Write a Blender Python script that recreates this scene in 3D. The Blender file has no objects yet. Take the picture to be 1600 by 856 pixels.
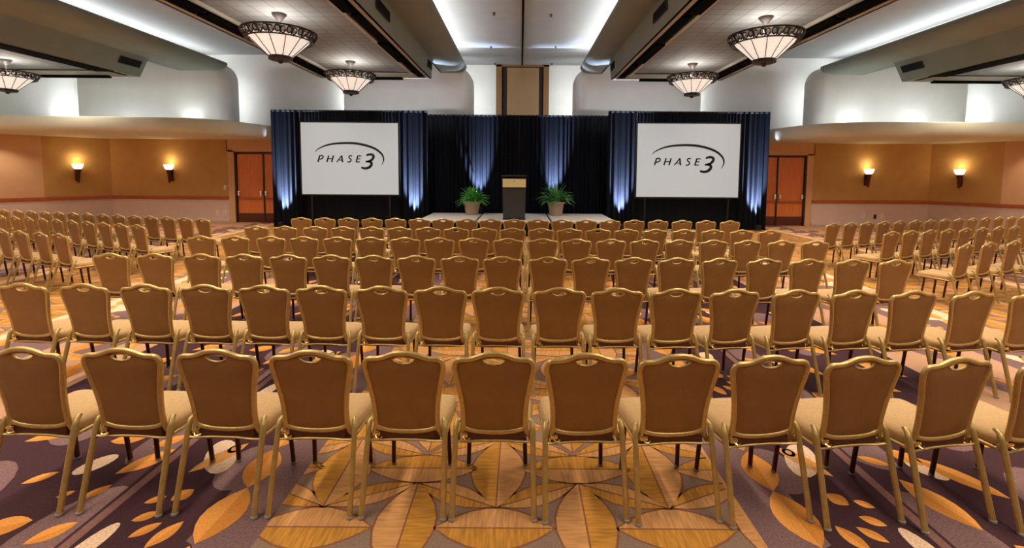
import bpy, bmesh, math, random
from mathutils import Vector, Matrix, geometry
random.seed(7)
C = bpy.context.scene.collection
PI = math.pi
R = math.radians

# ------------------------------------------------------------------ scene, view
sc = bpy.context.scene
sc.view_settings.view_transform = 'Standard'
sc.view_settings.look = 'None'
sc.view_settings.exposure = 0.0
sc.view_settings.gamma = 1.0
sc.view_settings.use_curve_mapping = False
sc.cycles.max_bounces = 6
sc.cycles.diffuse_bounces = 4
sc.cycles.glossy_bounces = 3
sc.cycles.sample_clamp_indirect = 6.0
sc.cycles.use_denoising = True

w = bpy.data.worlds.new('world'); sc.world = w
w.use_nodes = True
w.node_tree.nodes['Background'].inputs[0].default_value = (.75, .62, .5, 1)
w.node_tree.nodes['Background'].inputs[1].default_value = 0.0

# ------------------------------------------------------------------ camera
F_PX, CX, CY, PITCH, ROLL, CAM_Z = 740.0, 813.0, 322.5, R(4.2), .0065, 1.93
cd = bpy.data.cameras.new('camera')
cam = bpy.data.objects.new('camera', cd); C.objects.link(cam)
cd.sensor_width = 36.0; cd.sensor_fit = 'HORIZONTAL'
cd.lens = F_PX/1600*36
cd.shift_x = (800-CX)/1600
cd.shift_y = (CY-428)/1600
cd.clip_start = .05; cd.clip_end = 200
cam.matrix_world = Matrix.Translation((0, 0, CAM_Z)) @ Matrix.Rotation(PI/2-PITCH, 4, 'X') @ Matrix.Rotation(ROLL, 4, 'Z')
sc.camera = cam

# ------------------------------------------------------------------ materials
def srgb(r, g, b):
    def f(c):
        c /= 255
        return c/12.92 if c <= .04045 else ((c+.055)/1.055)**2.4
    return (f(r), f(g), f(b), 1)

def mat(name, col, rough=.6, metal=0, noise=0, scale=20, bump=0, bscale=None, stretch=(1, 1, 1), spec=.5, emit=None, estr=0, sheen=0):
    m = bpy.data.materials.new(name); m.use_nodes = True
    nt = m.node_tree; b = nt.nodes['Principled BSDF']
    b.inputs['Base Color'].default_value = col
    b.inputs['Roughness'].default_value = rough
    b.inputs['Metallic'].default_value = metal
    b.inputs['Specular IOR Level'].default_value = spec
    if sheen: b.inputs['Sheen Weight'].default_value = sheen
    if emit:
        b.inputs['Emission Color'].default_value = emit
        b.inputs['Emission Strength'].default_value = estr
    if noise or bump:
        tc = nt.nodes.new('ShaderNodeTexCoord'); mp = nt.nodes.new('ShaderNodeMapping')
        mp.inputs['Scale'].default_value = stretch
        nt.links.new(tc.outputs['Object'], mp.inputs['Vector'])
        n = nt.nodes.new('ShaderNodeTexNoise'); n.inputs['Scale'].default_value = scale
        n.inputs['Detail'].default_value = 4
        nt.links.new(mp.outputs['Vector'], n.inputs['Vector'])
        if noise:
            mx = nt.nodes.new('ShaderNodeMix'); mx.data_type = 'RGBA'
            rr = nt.nodes.new('ShaderNodeMapRange')
            rr.inputs[1].default_value = .3; rr.inputs[2].default_value = .7
            nt.links.new(n.outputs['Fac'], rr.inputs[0])
            nt.links.new(rr.outputs[0], mx.inputs[0])
            mx.inputs[6].default_value = tuple(c*(1-noise) for c in col[:3])+(1,)
            mx.inputs[7].default_value = tuple(min(1, c*(1+noise)) for c in col[:3])+(1,)
            nt.links.new(mx.outputs[2], b.inputs['Base Color'])
        if bump:
            n2 = n
            if bscale:
                n2 = nt.nodes.new('ShaderNodeTexNoise'); n2.inputs['Scale'].default_value = bscale
                nt.links.new(mp.outputs['Vector'], n2.inputs['Vector'])
            bp = nt.nodes.new('ShaderNodeBump'); bp.inputs['Strength'].default_value = bump
            bp.inputs['Distance'].default_value = .01
            nt.links.new(n2.outputs['Fac'], bp.inputs['Height'])
            nt.links.new(bp.outputs['Normal'], b.inputs['Normal'])
    return m

def grid_mat(name, col, line, sx, sy, width=.02, rough=.8, axes=(0, 1), streak=0):
    """panels of sx by sy metres with darker joints"""
    m = bpy.data.materials.new(name); m.use_nodes = True
    nt = m.node_tree; b = nt.nodes['Principled BSDF']; b.inputs['Roughness'].default_value = rough
    tc = nt.nodes.new('ShaderNodeTexCoord'); sp = nt.nodes.new('ShaderNodeSeparateXYZ')
    nt.links.new(tc.outputs['Object'], sp.inputs[0])
    outs = []
    for ax, s in zip(axes, (sx, sy)):
        d = nt.nodes.new('ShaderNodeMath'); d.operation = 'DIVIDE'; d.inputs[1].default_value = s
        nt.links.new(sp.outputs[ax], d.inputs[0])
        f = nt.nodes.new('ShaderNodeMath'); f.operation = 'FRACT'; nt.links.new(d.outputs[0], f.inputs[0])
        c = nt.nodes.new('ShaderNodeMath'); c.operation = 'LESS_THAN'; c.inputs[1].default_value = width/s
        nt.links.new(f.outputs[0], c.inputs[0]); outs.append(c)
    mx = nt.nodes.new('ShaderNodeMath'); mx.operation = 'MAXIMUM'
    nt.links.new(outs[0].outputs[0], mx.inputs[0]); nt.links.new(outs[1].outputs[0], mx.inputs[1])
    mix = nt.nodes.new('ShaderNodeMix'); mix.data_type = 'RGBA'
    nt.links.new(mx.outputs[0], mix.inputs[0])
    n = nt.nodes.new('ShaderNodeTexNoise'); n.inputs['Scale'].default_value = 3
    nt.links.new(tc.outputs['Object'], n.inputs['Vector'])
    m2 = nt.nodes.new('ShaderNodeMix'); m2.data_type = 'RGBA'
    nt.links.new(n.outputs['Fac'], m2.inputs[0])
    m2.inputs[6].default_value = tuple(c*.85 for c in col[:3])+(1,); m2.inputs[7].default_value = tuple(c*1.15 for c in col[:3])+(1,)
    nt.links.new(m2.outputs[2], mix.inputs[6]); mix.inputs[7].default_value = line
    nt.links.new(mix.outputs[2], b.inputs['Base Color'])
    return m

M = {}
M['gold'] = mat('gold_metal', srgb(192, 162, 100), .38, .55, .12, 30)
M['brass'] = mat('bright_brass', srgb(225, 195, 130), .25, .9)
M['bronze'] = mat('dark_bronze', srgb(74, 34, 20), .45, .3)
M['leather'] = mat('brown_vinyl', srgb(138, 96, 47), .5, 0, .10, 9, .25, 160)
M['seat'] = mat('tan_seat_fabric', srgb(188, 149, 96), .85, 0, .10, 60, .2, 250, sheen=.2)
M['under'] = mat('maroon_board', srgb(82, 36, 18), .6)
M['rubber'] = mat('grey_glide', srgb(150, 140, 128), .5)
M['upper'] = mat('grey_white_plaster', srgb(220, 222, 220), .9, 0, .03, 2)
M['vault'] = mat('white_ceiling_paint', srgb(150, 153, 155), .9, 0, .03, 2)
M['bull'] = mat('taupe_plaster', srgb(126, 133, 127), .85, 0, .05, 1.5)
M['soffit'] = mat('olive_grey_plaster', srgb(200, 199, 182), .85, 0, .04, 1.5)
M['tile'] = grid_mat('acoustic_tile', srgb(112, 113, 114), srgb(76, 75, 74), .40, .30, .02)
M['black'] = mat('matt_black', srgb(16, 14, 13), .7)
M['slot'] = mat('black_slot', srgb(10, 9, 8), .95, spec=.02)
M['strip'] = mat('tray_edge_paint', srgb(150, 144, 130), .7)
M['paper'] = mat('tan_wallpaper', srgb(184, 143, 84), .85, 0, .06, 3, .1, 120)
M['casing_and_glow'] = mat('casing_tan_and_wall_glow', srgb(204, 162, 122), .7, 0, .04, 3)  # casing tan, also holds downlight glow painted on the edge walls
M['wains'] = mat('pinkish_wainscot', srgb(206, 184, 172), .85, 0, .04, 6, .1, 150)
M['rail'] = mat('cherry_rail', srgb(170, 84, 34), .4, 0, .15, 12, stretch=(.2, 1, 1))
M['door'] = mat('cherry_door', srgb(214, 120, 54), .4, 0, .16, 8, stretch=(6, 1, .35))
M['kick'] = mat('dark_kick_plate', srgb(92, 42, 22), .45, .2)
M['jamb'] = mat('dark_jamb', srgb(52, 24, 14), .5)
M['steel'] = mat('bright_steel', srgb(225, 222, 215), .25, .8)
M['white'] = mat('white_plastic', srgb(225, 215, 205), .5)
M['drape'] = mat('navy_black_drape', (.0038, .0052, .0100, 1), .75, 0, .2, 40, spec=.15)
M['screen'] = mat('lit_screen', srgb(140, 146, 150), .9, emit=(.91, .96, .99, 1), estr=.33)
M['ink'] = mat('black_logo', (.004, .004, .004, 1), .8)
M['deck'] = mat('grey_stage_carpet', srgb(190, 184, 182), .95, 0, .08, 60)
M['lectern'] = mat('charcoal_lectern', srgb(54, 54, 54), .6, 0, .08, 30)
M['sign'] = mat('gold_sign_panel', srgb(235, 225, 165), .45, .1)
M['pot'] = mat('taupe_clay', srgb(176, 150, 130), .8, 0, .06, 12)
M['soil'] = mat('soil', srgb(50, 36, 26), .95)
M['leaf'] = mat('green_leaf', srgb(92, 172, 72), .45, 0, .35, 6)
M['iron'] = mat('wrought_iron', srgb(46, 38, 34), .5, .3)
M['stemmetal'] = mat('aged_pewter', srgb(70, 62, 60), .5, .3)
M['lamp'] = mat('chandelier_glass', srgb(235, 228, 215), .4, emit=(1, .93, .84, 1), estr=.62)
M['flame'] = mat('sconce_glass', srgb(255, 235, 190), .4, emit=(1, .80, .45, 1), estr=2.4)
M['can'] = mat('downlight_lens', srgb(255, 240, 215), .4, emit=(1, .88, .7, 1), estr=.8)
M['led'] = mat('uplight_lens', srgb(200, 215, 255), .3, emit=(.6, .75, 1, 1), estr=1.2)
M['portal'] = mat('tan_portal_panel', srgb(150, 120, 86), .8, 0, .04, 3)
M['portal_frame'] = mat('brown_portal_frame', srgb(124, 88, 54), .7, 0, .06, 4)
M['portal_dark'] = mat('dark_portal_reveal', srgb(40, 24, 18), .8)
M['cove'] = mat('cove_lamp_tube', srgb(255, 255, 250), .5, emit=(1, 1, .97, 1), estr=2.0)
# carpet
def fibre(name, col, st=(1, 1, 1), n=.18, s=90):
    return mat(name, col, .97, 0, n, s, .25, 400, st, spec=.1)
M['c_taupe'] = fibre('carpet_taupe', srgb(142, 116, 100))
M['c_ochre'] = fibre('carpet_ochre', srgb(192, 134, 58), (1, .12, 1), .27, 60)
M['c_ochre2'] = fibre('carpet_ochre_cross', srgb(192, 134, 58), (.12, 1, 1), .27, 60)
M['c_pink'] = fibre('carpet_pale', srgb(202, 146, 92), (1, .12, 1), .22, 60)
M['c_pink2'] = fibre('carpet_pale_cross', srgb(202, 146, 92), (.12, 1, 1), .22, 60)
M['c_line'] = fibre('carpet_outline', srgb(140, 92, 66))
M['c_mauve'] = fibre('carpet_mauve', srgb(122, 93, 92), n=.3)
M['c_dark'] = fibre('carpet_plum', srgb(68, 44, 49), n=.2)
M['c_leaf'] = fibre('carpet_leaf', srgb(222, 150, 74), n=.12)
M['c_leaf2'] = fibre('carpet_leaf_deep', srgb(204, 132, 60), n=.12)  # deeper orange of the two-tone carpet leaves
M['c_cream'] = fibre('carpet_cream', srgb(226, 190, 158), n=.25)
M['c_base'] = fibre('carpet_rose_tan', srgb(186, 142, 112), n=.2)
M['c_stripe'] = fibre('carpet_stripe', srgb(128, 92, 84))

# ------------------------------------------------------------------ mesh helpers
class MB:
    def __init__(s): s.v = []; s.f = []; s.mi = []; s.cur = 0
    def add(s, vs, fs):
        o = len(s.v); s.v += [tuple(p) for p in vs]
        for f in fs: s.f.append([i+o for i in f]); s.mi.append(s.cur)
        return s
    def box(s, x0, x1, y0, y1, z0, z1):
        vs = [(x, y, z) for z in (z0, z1) for y in (y0, y1) for x in (x0, x1)]
        return s.add(vs, [(0, 2, 3, 1), (4, 5, 7, 6), (0, 1, 5, 4), (2, 6, 7, 3), (0, 4, 6, 2), (1, 3, 7, 5)])
    def rbox(s, x0, x1, y0, y1, z0, z1, r=.01, seg=2):
        """bevelled box"""
        bm = bmesh.new()
        bmesh.ops.create_cube(bm, size=1)
        for v in bm.verts: v.co = Vector(((x0+x1)/2+v.co.x*(x1-x0), (y0+y1)/2+v.co.y*(y1-y0), (z0+z1)/2+v.co.z*(z1-z0)))
        bmesh.ops.bevel(bm, geom=bm.edges[:], offset=r, segments=seg, affect='EDGES', profile=.5)
        bm.verts.index_update()
        s.add([v.co for v in bm.verts], [[v.index for v in f.verts] for f in bm.faces]); bm.free()
        return s
    def tube(s, pts, r, n=8, closed=False, ry=None, caps=True):
        P = [Vector(p) for p in pts]; N = len(P)
        rings = []; up = None
        for i, p in enumerate(P):
            if closed: t = P[(i+1) % N]-P[i-1]
            else: t = P[min(i+1, N-1)]-P[max(i-1, 0)]
            t.normalize()
            if up is None:
                up = Vector((0, 1, 0)) if abs(t.y) < .9 else Vector((1, 0, 0))
            a = (up-t*up.dot(t)).normalized(); up = a
            b = t.cross(a)
            rr = r[i] if isinstance(r, (list, tuple)) else r
            r2 = rr if ry is None else ry
            rings.append([p+a*(r2*math.cos(k*2*PI/n))+b*(rr*math.sin(k*2*PI/n)) for k in range(n)])
        vs = [v for q in rings for v in q]; fs = []
        for i in range(N if closed else N-1):
            j = (i+1) % N
            for k in range(n):
                l = (k+1) % n
                fs.append((i*n+k, i*n+l, j*n+l, j*n+k))
        if not closed and caps:
            fs.append(list(range(n))[::-1]); fs.append([(N-1)*n+k for k in range(n)])
        return s.add(vs, fs)
    def lathe(s, prof, n=24, c=(0, 0, 0), caps=True):
        vs = [(c[0]+r*math.cos(k*2*PI/n), c[1]+r*math.sin(k*2*PI/n), c[2]+z) for r, z in prof for k in range(n)]
        fs = [(i*n+k, i*n+(k+1) % n, (i+1)*n+(k+1) % n, (i+1)*n+k) for i in range(len(prof)-1) for k in range(n)]
        if caps:
            fs.append(list(range(n))[::-1]); fs.append([(len(prof)-1)*n+k for k in range(n)])
        return s.add(vs, fs)
    def prism(s, poly, a0, a1, axis='y'):
        """poly in the plane across axis, swept from a0 to a1"""
        def p(u, v, a):
            return {'y': (u, a, v), 'z': (u, v, a), 'x': (a, u, v)}[axis]
        n = len(poly)
        vs = [p(u, v, a0) for u, v in poly]+[p(u, v, a1) for u, v in poly]
        fs = [(i, (i+1) % n, n+(i+1) % n, n+i) for i in range(n)]
        fs.append(list(range(n))[::-1]); fs.append(list(range(n, 2*n)))
        return s.add(vs, fs)
    def poly(s, pts): return s.add(pts, [list(range(len(pts)))])
    def mesh(s, name, mats, smooth=True, ang=35):
        me = bpy.data.meshes.new(name); me.from_pydata(s.v, [], s.f); me.update()
        if not isinstance(mats, (list, tuple)): mats = [mats]
        for m in mats: me.materials.append(m)
        me.polygons.foreach_set('material_index', s.mi)
        bm = bmesh.new(); bm.from_mesh(me); bmesh.ops.recalc_face_normals(bm, faces=bm.faces[:]); bm.to_mesh(me); bm.free()
        if smooth:
            me.polygons.foreach_set('use_smooth', [True]*len(me.polygons))
            try: me.set_sharp_from_angle(angle=R(ang))
            except Exception: pass
        return me
    def build(s, name, mats, parent=None, smooth=True, ang=35, loc=None):
        o = bpy.data.objects.new(name, s.mesh(name, mats, smooth, ang)); C.objects.link(o)
        if parent: o.parent = parent
        if loc: o.location = loc
        return o

def tag(o, label, cat, group=None, kind=None):
    o['label'] = label; o['category'] = cat
    if group: o['group'] = group
    if kind: o['kind'] = kind
    return o
def thing(name, label, cat, loc=(0, 0, 0), rz=0, group=None):
    o = bpy.data.objects.new(name, None); C.objects.link(o); o.empty_display_size = .2
    o.location = loc; o.rotation_euler = (0, 0, rz)
    return tag(o, label, cat, group)
def dup(root, loc, rz, label, group=None):
    r = root.copy(); C.objects.link(r); r.location = loc; r.rotation_euler = (0, 0, rz)
    r['label'] = label
    if group: r['group'] = group
    for ch in list(root.children):
        c = ch.copy(); C.objects.link(c); c.parent = r
        for g in list(ch.children):
            d = g.copy(); C.objects.link(d); d.parent = c
    return r
def struct(mb, name, m, label, cat, parent=None, smooth=True, ang=35):
    o = mb.build(name, m, parent, smooth, ang)
    return tag(o, label, cat, None, 'structure')
ORD = ['first', 'second', 'third', 'fourth', 'fifth', 'sixth', 'seventh', 'eighth', 'ninth', 'tenth', 'eleventh', 'twelfth', 'thirteenth',
       'fourteenth', 'fifteenth', 'sixteenth', 'seventeenth', 'eighteenth', 'nineteenth', 'twentieth']
def area(name, loc, rot, sx, sy, power, col=(1, 1, 1), spread=PI):
    l = bpy.data.lights.new(name, 'AREA'); l.shape = 'RECTANGLE'; l.size = sx; l.size_y = sy
    l.energy = power; l.color = col; l.spread = spread
    o = bpy.data.objects.new(name, l); C.objects.link(o); o.location = loc; o.rotation_euler = rot
    return o
def point(name, loc, power, col=(1, 1, 1), r=.1):
    l = bpy.data.lights.new(name, 'POINT'); l.energy = power; l.color = col; l.shadow_soft_size = r
    o = bpy.data.objects.new(name, l); C.objects.link(o); o.location = loc
    return o
def spot(name, loc, target, power, col, ang, blend=.6, r=.04):
    l = bpy.data.lights.new(name, 'SPOT'); l.energy = power; l.color = col; l.spot_size = ang; l.spot_blend = blend; l.shadow_soft_size = r
    o = bpy.data.objects.new(name, l); C.objects.link(o); o.location = loc
    o.rotation_euler = (Vector(target)-Vector(loc)).to_track_quat('-Z', 'Y').to_euler()
    return o
# ------------------------------------------------------------------ floor with woven carpet pattern
X0 = -.05
fl = MB(); FM = ['c_mauve', 'c_taupe', 'c_ochre', 'c_ochre2', 'c_pink', 'c_pink2', 'c_line', 'c_dark', 'c_leaf', 'c_leaf2', 'c_cream', 'c_stripe', 'c_base']
FI = {k: i for i, k in enumerate(FM)}
YF0, YF1 = -3.0, 18.8
def fq(x0, x1, y0, y1, z, m):
    fl.cur = FI[m]; fl.poly([(x0, y0, z), (x1, y0, z), (x1, y1, z), (x0, y1, z)])
def inside_room(x, y): return abs(x) < 17.3 and -2.9 < y < 17.3
def clipx(pts, lo, hi):
    for lim, sg in ((lo, 1), (hi, -1)):
        out = []
        for i in range(len(pts)):
            a, b = pts[i-1], pts[i]
            ia, ib = (a[0]-lim)*sg >= 0, (b[0]-lim)*sg >= 0
            if ia != ib:
                t = (lim-a[0])/(b[0]-a[0]); out.append((lim, a[1]+(b[1]-a[1])*t, a[2]))
            if ib: out.append(b)
        pts = out
        if len(pts) < 3: return []
    return pts
def lens(p, q, hw, ma, mb_, z, line=True, n=7, clip=None):
    """pointed leaf from p to q, half width hw, two halves of different colour"""
    p = Vector(p); q = Vector(q); d = q-p; L = d.length
    if not inside_room(*((p+q)/2)): return
    d.normalize(); nrm = Vector((-d.y, d.x))
    def side(sg, grow, zz):
        pts = []
        for i in range(n+1):
            t = i/n; o = math.sin(PI*t)**.85*(hw+grow)
            c = p-d*grow*1.5+d*(L+3*grow)*t
            pts.append((c.x+nrm.x*o*sg, c.y+nrm.y*o*sg, zz))
        return pts
    if line:
        fl.cur = FI['c_line']; a = side(1, .013, z); b = side(-1, .013, z)
        P_ = a+b[1:-1][::-1]
        if clip: P_ = clipx(P_, *clip)
        if P_: fl.poly(P_)
    for sg, m in ((1, ma), (-1, mb_)):
        a = side(sg, 0, z+.0004)
        if line:
            off = nrm*(.005*sg)
            a[0] = (a[0][0]+off.x, a[0][1]+off.y, a[0][2]); a[-1] = (a[-1][0]+off.x, a[-1][1]+off.y, a[-1][2])
        fl.cur = FI[m]; P_ = a if sg < 0 else a[::-1]
        if clip: P_ = clipx(P_, *clip)
        if P_: fl.poly(P_)
def oval(c, rx, ry, ang, m, z, n=18, a0=0, a1=2*PI):
    if not inside_room(c[0], c[1]): return
    ca, sa = math.cos(ang), math.sin(ang)
    fl.cur = FI[m]
    fl.poly([(c[0]+rx*math.cos(t)*ca-ry*math.sin(t)*sa, c[1]+rx*math.cos(t)*sa+ry*math.sin(t)*ca, z) for t in [a0+(a1-a0)*i/n for i in range(n)]])
fq(-18.2, 18.2, YF0, YF1, 0, 'c_base')
rf_ = random.Random(5)
for sx in (-1, 1):
    for i in range(11):
        for j in range(9):
            cx_ = sx*(9.75+.26*i+rf_.uniform(-.08, .08)); cy_ = 7.6+j*1.05+rf_.uniform(-.3, .3); a_ = rf_.uniform(0, PI)
            if i % 3: lens((cx_-.2*math.cos(a_), cy_-.2*math.sin(a_)), (cx_+.2*math.cos(a_), cy_+.2*math.sin(a_)), .07, 'c_leaf', 'c_ochre', .0006, False)
            else: oval((cx_, cy_), .16, .3, a_, 'c_mauve', .0003)
def lattice(xc, nc):
    """golden leaf lattice strip centred on xc"""
    hw = 1.32
    fq(xc+hw-.02, xc+hw+.022, YF0, YF1, .0004, 'c_pink')
    fq(xc-hw, xc+hw, YF0, YF1, .0008, 'c_taupe')
    T = 1.02
    z = .0012
    for j in range(-6, 17):
        for i in range(-3, 4):
            xa = xc-.08+i*.995; ya = 2.59+j*T-2*T+T
            xb = xc-.572+i*.995; yb = 2.81+j*T-T+T
            cl = (xc-hw, xc+hw)
            if abs(xa-xc) < hw+.3:
                lens((xa, ya), (xa, ya+.69), .172, 'c_ochre2', 'c_pink2', z, clip=cl)
                lens((xa-.32, ya-.155), (xa+.32, ya-.155), .15, 'c_pink', 'c_ochre', z, clip=cl)
            if abs(xb-xc) < hw+.3:
                lens((xb, yb-.69), (xb, yb), .165, 'c_pink2', 'c_ochre2', z, clip=cl)
                lens((xb-.36, yb+.14), (xb+.36, yb+.14), .14, 'c_ochre', 'c_pink', z, clip=cl)
            for sx in (-1, 1):
                x2 = xa+sx*.4975
                if min(abs(xa-xc), abs(x2-xc)) < hw:
                    y2 = ya+.22
                    lens((xa+sx*.02, ya+.012), (x2-sx*.02, y2-.012), .082, 'c_ochre', 'c_pink', z, clip=cl)
                    lens((xa+sx*.02, ya+.678), (x2-sx*.02, ya+.51), .082, 'c_pink', 'c_ochre', z, clip=cl)
def flank(xc, s, wid):
    """plum band with orange leaves beside a lattice strip; s = outward direction"""
    def X(u): return xc+s*u
    a, b = sorted((X(1.30), X(1.70))); fq(a, b, YF0, YF1, .0002, 'c_mauve' if xc == X0 else 'c_cream')
    a, b = sorted((X(1.68), X(1.68+wid)))
    fq(a, b, YF0, YF1, .0004, 'c_dark' if xc == X0 else 'c_mauve')
    T = .86
    for j in range(-6, 20):
        y = 2.31+(j-1)*T
        # wavy border between mauve and plum
        oval((X(1.72), y+.65), .17, .24, 0, ('c_mauve' if j % 2 else 'c_dark') if xc == X0 else 'c_cream', .0008)
        lens((X(1.62), y), (X(1.60), y+.44), .115, 'c_leaf', 'c_leaf2', .0012, False)
        lens((X(1.60), y+.44), (X(1.64), y+.85), .105, 'c_leaf2', 'c_leaf', .0012, False)
        if j % 2:
            for (u0, v0, u1, v1, hw) in ((2.08, .16, 1.97, .23, .035), (2.0, .04, 1.90, .15, .035), (1.86, -.03, 1.79, .16, .045), (1.98, .32, 1.91, .42, .055), (2.12, .30, 2.03, .36, .03)):
                lens((X(u0), y+v0), (X(u1), y+v1), hw, 'c_leaf', 'c_leaf2', .0012, False)
            oval((X(2.16), y-.02), .055, .17, s*.15, 'c_cream', .0010)
        else:
            oval((X(1.96), y-.10), .10, .21, -s*.5, 'c_cream', .0010)
            lens((X(2.06), y-.28), (X(1.86), y+.05), .06, 'c_pink', 'c_leaf', .0014, False)
            oval((X(1.92), y-.02), .04, .05, 0, 'c_dark', .0018)
            oval((X(1.92), y-.02), .02, .026, 0, 'c_pink', .0022)
            lens((X(2.10), y+.34), (X(1.9), y+.50), .05, 'c_leaf', 'c_leaf2', .0012, False)
def outer(xc, s):
    """field beyond the stripe"""
    def X(u): return xc+s*u
    a, b = sorted((X(2.26), X(3.95)))
    fq(a, b, YF0, YF1, .0004, 'c_dark')
    T = .86
    for j in range(-6, 20):
        y = 2.31+(j-1)*T
        oval((X(2.42), y+.12), .17, .34, s*.25, 'c_mauve', .0008)
        oval((X(3.25), y+.35), .20, .36, -s*.35, 'c_mauve', .0008)
        if j % 2: oval((X(2.72), y+.66), .07, .12, s*.5, 'c_cream', .0010)
        if s < 0: LV = ((2.51, .56, 2.30, .84, .075), (3.0, .46, 2.88, .58, .04), (2.50, -.01, 2.36, .15, .055), (2.67, .34, 2.61, .40, .025), (2.85, .06, 2.62, .16, .08), (2.52, .32, 2.44, .46, .035))
        else: LV = ((2.46, .56, 2.58, .13, .09), (2.74, .80, 2.99, .38, .075), (2.64, .03, 2.74, -.16, .07), (3.1, .3, 3.0, .12, .05), (2.36, .80, 2.52, .70, .04))
        for (u0, v0, u1, v1, w_) in LV: lens((X(u0), y+v0), (X(u1), y+v1), w_, 'c_leaf', 'c_leaf2', .0012, False)
        oval((X(4.5), y+.2), .16, .30, s*.3, 'c_mauve', .0004)
        lens((X(4.15), y+.1), (X(4.35), y+.6), .09, 'c_leaf', 'c_leaf2', .0012, False)
        lens((X(4.8), y-.1), (X(4.55), y+.35), .08, 'c_ochre', 'c_leaf2', .0012, False)
        lens((X(4.3), y+.62), (X(4.75), y+.8), .07, 'c_pink', 'c_ochre', .0012, False)
        lens((X(3.45), y+.05), (X(3.15), y+.3), .08, 'c_leaf', 'c_leaf2', .0012, False)
        lens((X(3.75), y+.35), (X(3.5), y+.75), .09, 'c_leaf', 'c_leaf2', .0012, False)
    for u in (2.27,):
        a, b = sorted((X(u-.05), X(u+.05))); fq(a, b, YF0, YF1, .0024, 'c_dark')
        a, b = sorted((X(u-.028), X(u+.028))); fq(a, b, YF0, YF1, .0028, 'c_stripe')
for xc in (X0, X0-7.3, X0+7.3, X0-14.6, X0+14.6):
    lattice(xc, 3)
    for s in (-1, 1):
        flank(xc, s, .6)
        if xc == X0: outer(xc, s)
floor = fl.build('floor', [M[k] for k in FM], smooth=False)
tag(floor, 'ballroom floor with golden leaf patterned carpet between plum bands', 'floor', kind='structure')

# ------------------------------------------------------------------ lower walls
DW = 17.4; ZS = 3.03
def lower_wall(p, q, nm, label, z1=ZS+.1, m='paper', off=.15):
    p = Vector(p); q = Vector(q); d = (q-p); L = d.length; d.normalize(); n = Vector((d.y, -d.x))   # n points into the room
    mb = MB()
    def slab(a0, a1, t0, t1, z0, z_1, mi):
        mb.cur = mi
        P = [p+d*a0+n*t0, p+d*a1+n*t0, p+d*a1+n*t1, p+d*a0+n*t1]
        mb.prism([(v.x, v.y) for v in P], z0, z_1, 'z')
    slab(0, L, -off, 0, 0, .84, 1)
    slab(0, L, -off, 0, .84, z1, 0)
    return struct(mb, nm, [M[m], M['wains']], label, 'wall', smooth=False), (p, d, n, L)
def strip(nm, pd, z0, z1, t, m, label, cat):
    p, d, n, L = pd; mb = MB()
    P = [p-n*.02, p+d*L-n*.02, p+d*L+n*t, p+n*t]
    mb.prism([(v.x, v.y) for v in P], z0, z1, 'z')
    P = [p-n*.02, p+d*L-n*.02, p+d*L+n*(t+.012), p+n*(t+.012)]
    mb.prism([(v.x, v.y) for v in P], z0+(z1-z0)*.35, z0+(z1-z0)*.7, 'z')
    return struct(mb, nm, M[m], label, cat, smooth=False)
segs = [  # name, from, to, description
    ('wall_rear_left', (-15.0, DW), (-10.72, DW), 'tan papered wall left of the left doors', 'paper'),
    ('wall_rear_right', (10.72, DW), (15.0, DW), 'tan papered wall right of the right doors', 'paper'),
    ('wall_corner_left', (-16.1, 16.0), (-15.0, DW), 'angled tan wall with one sconce at far left', 'paper'),
    ('wall_corner_right', (15.0, DW), (16.0, 15.75), 'angled tan wall with one sconce at far right', 'paper'),
    ('wall_left', (-17.3, 14.75), (-16.1, 16.0), 'tan wall lightened by painted-in glow at the left edge', 'casing_and_glow'),  # downlight glow is put into this wall's colour
    ('wall_right', (16.0, 15.75), (17.3, 14.3), 'tan wall lightened by painted-in glow at the right edge', 'casing_and_glow'),  # same painted-in downlight glow on this side
    ('wall_side_left', (-17.3, -2.9), (-17.3, 14.75), 'long left side wall beyond the seating', 'paper'),
    ('wall_side_right', (17.3, 14.3), (17.3, -2.9), 'long right side wall beyond the seating', 'paper'),
]
kt = 0
for nm, a, b, lab, m in segs:
    o, pd = lower_wall(a, b, nm, lab, m=m)
    kt += 1
    strip('trim_%d' % kt, pd, .84, .96, .03, 'rail', 'cherry wood chair rail on the '+lab.split(' with')[0], 'chair rail')
    strip('baseboard_%s' % nm[5:], pd, 0, .12, .02, 'wains', 'baseboard under the '+lab.split(' with')[0], 'baseboard')
# wall behind the drapes and above the doors
mb = MB(); mb.box(-8.3, 8.3, DW, DW+.15, 0, 3.85); mb.box(-10.75, -8.3, DW, DW+.15, 2.62, ZS+.1); mb.box(8.3, 10.75, DW, DW+.15, 2.62, ZS+.1)
mb.box(-10.75, -8.3, DW+.3, DW+.4, 0, 2.7); mb.box(8.3, 10.75, DW+.3, DW+.4, 0, 2.7)
struct(mb, 'wall_rear', M['paper'], 'tan rear wall behind the drapes and above both doorways', 'wall', smooth=False)

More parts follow.
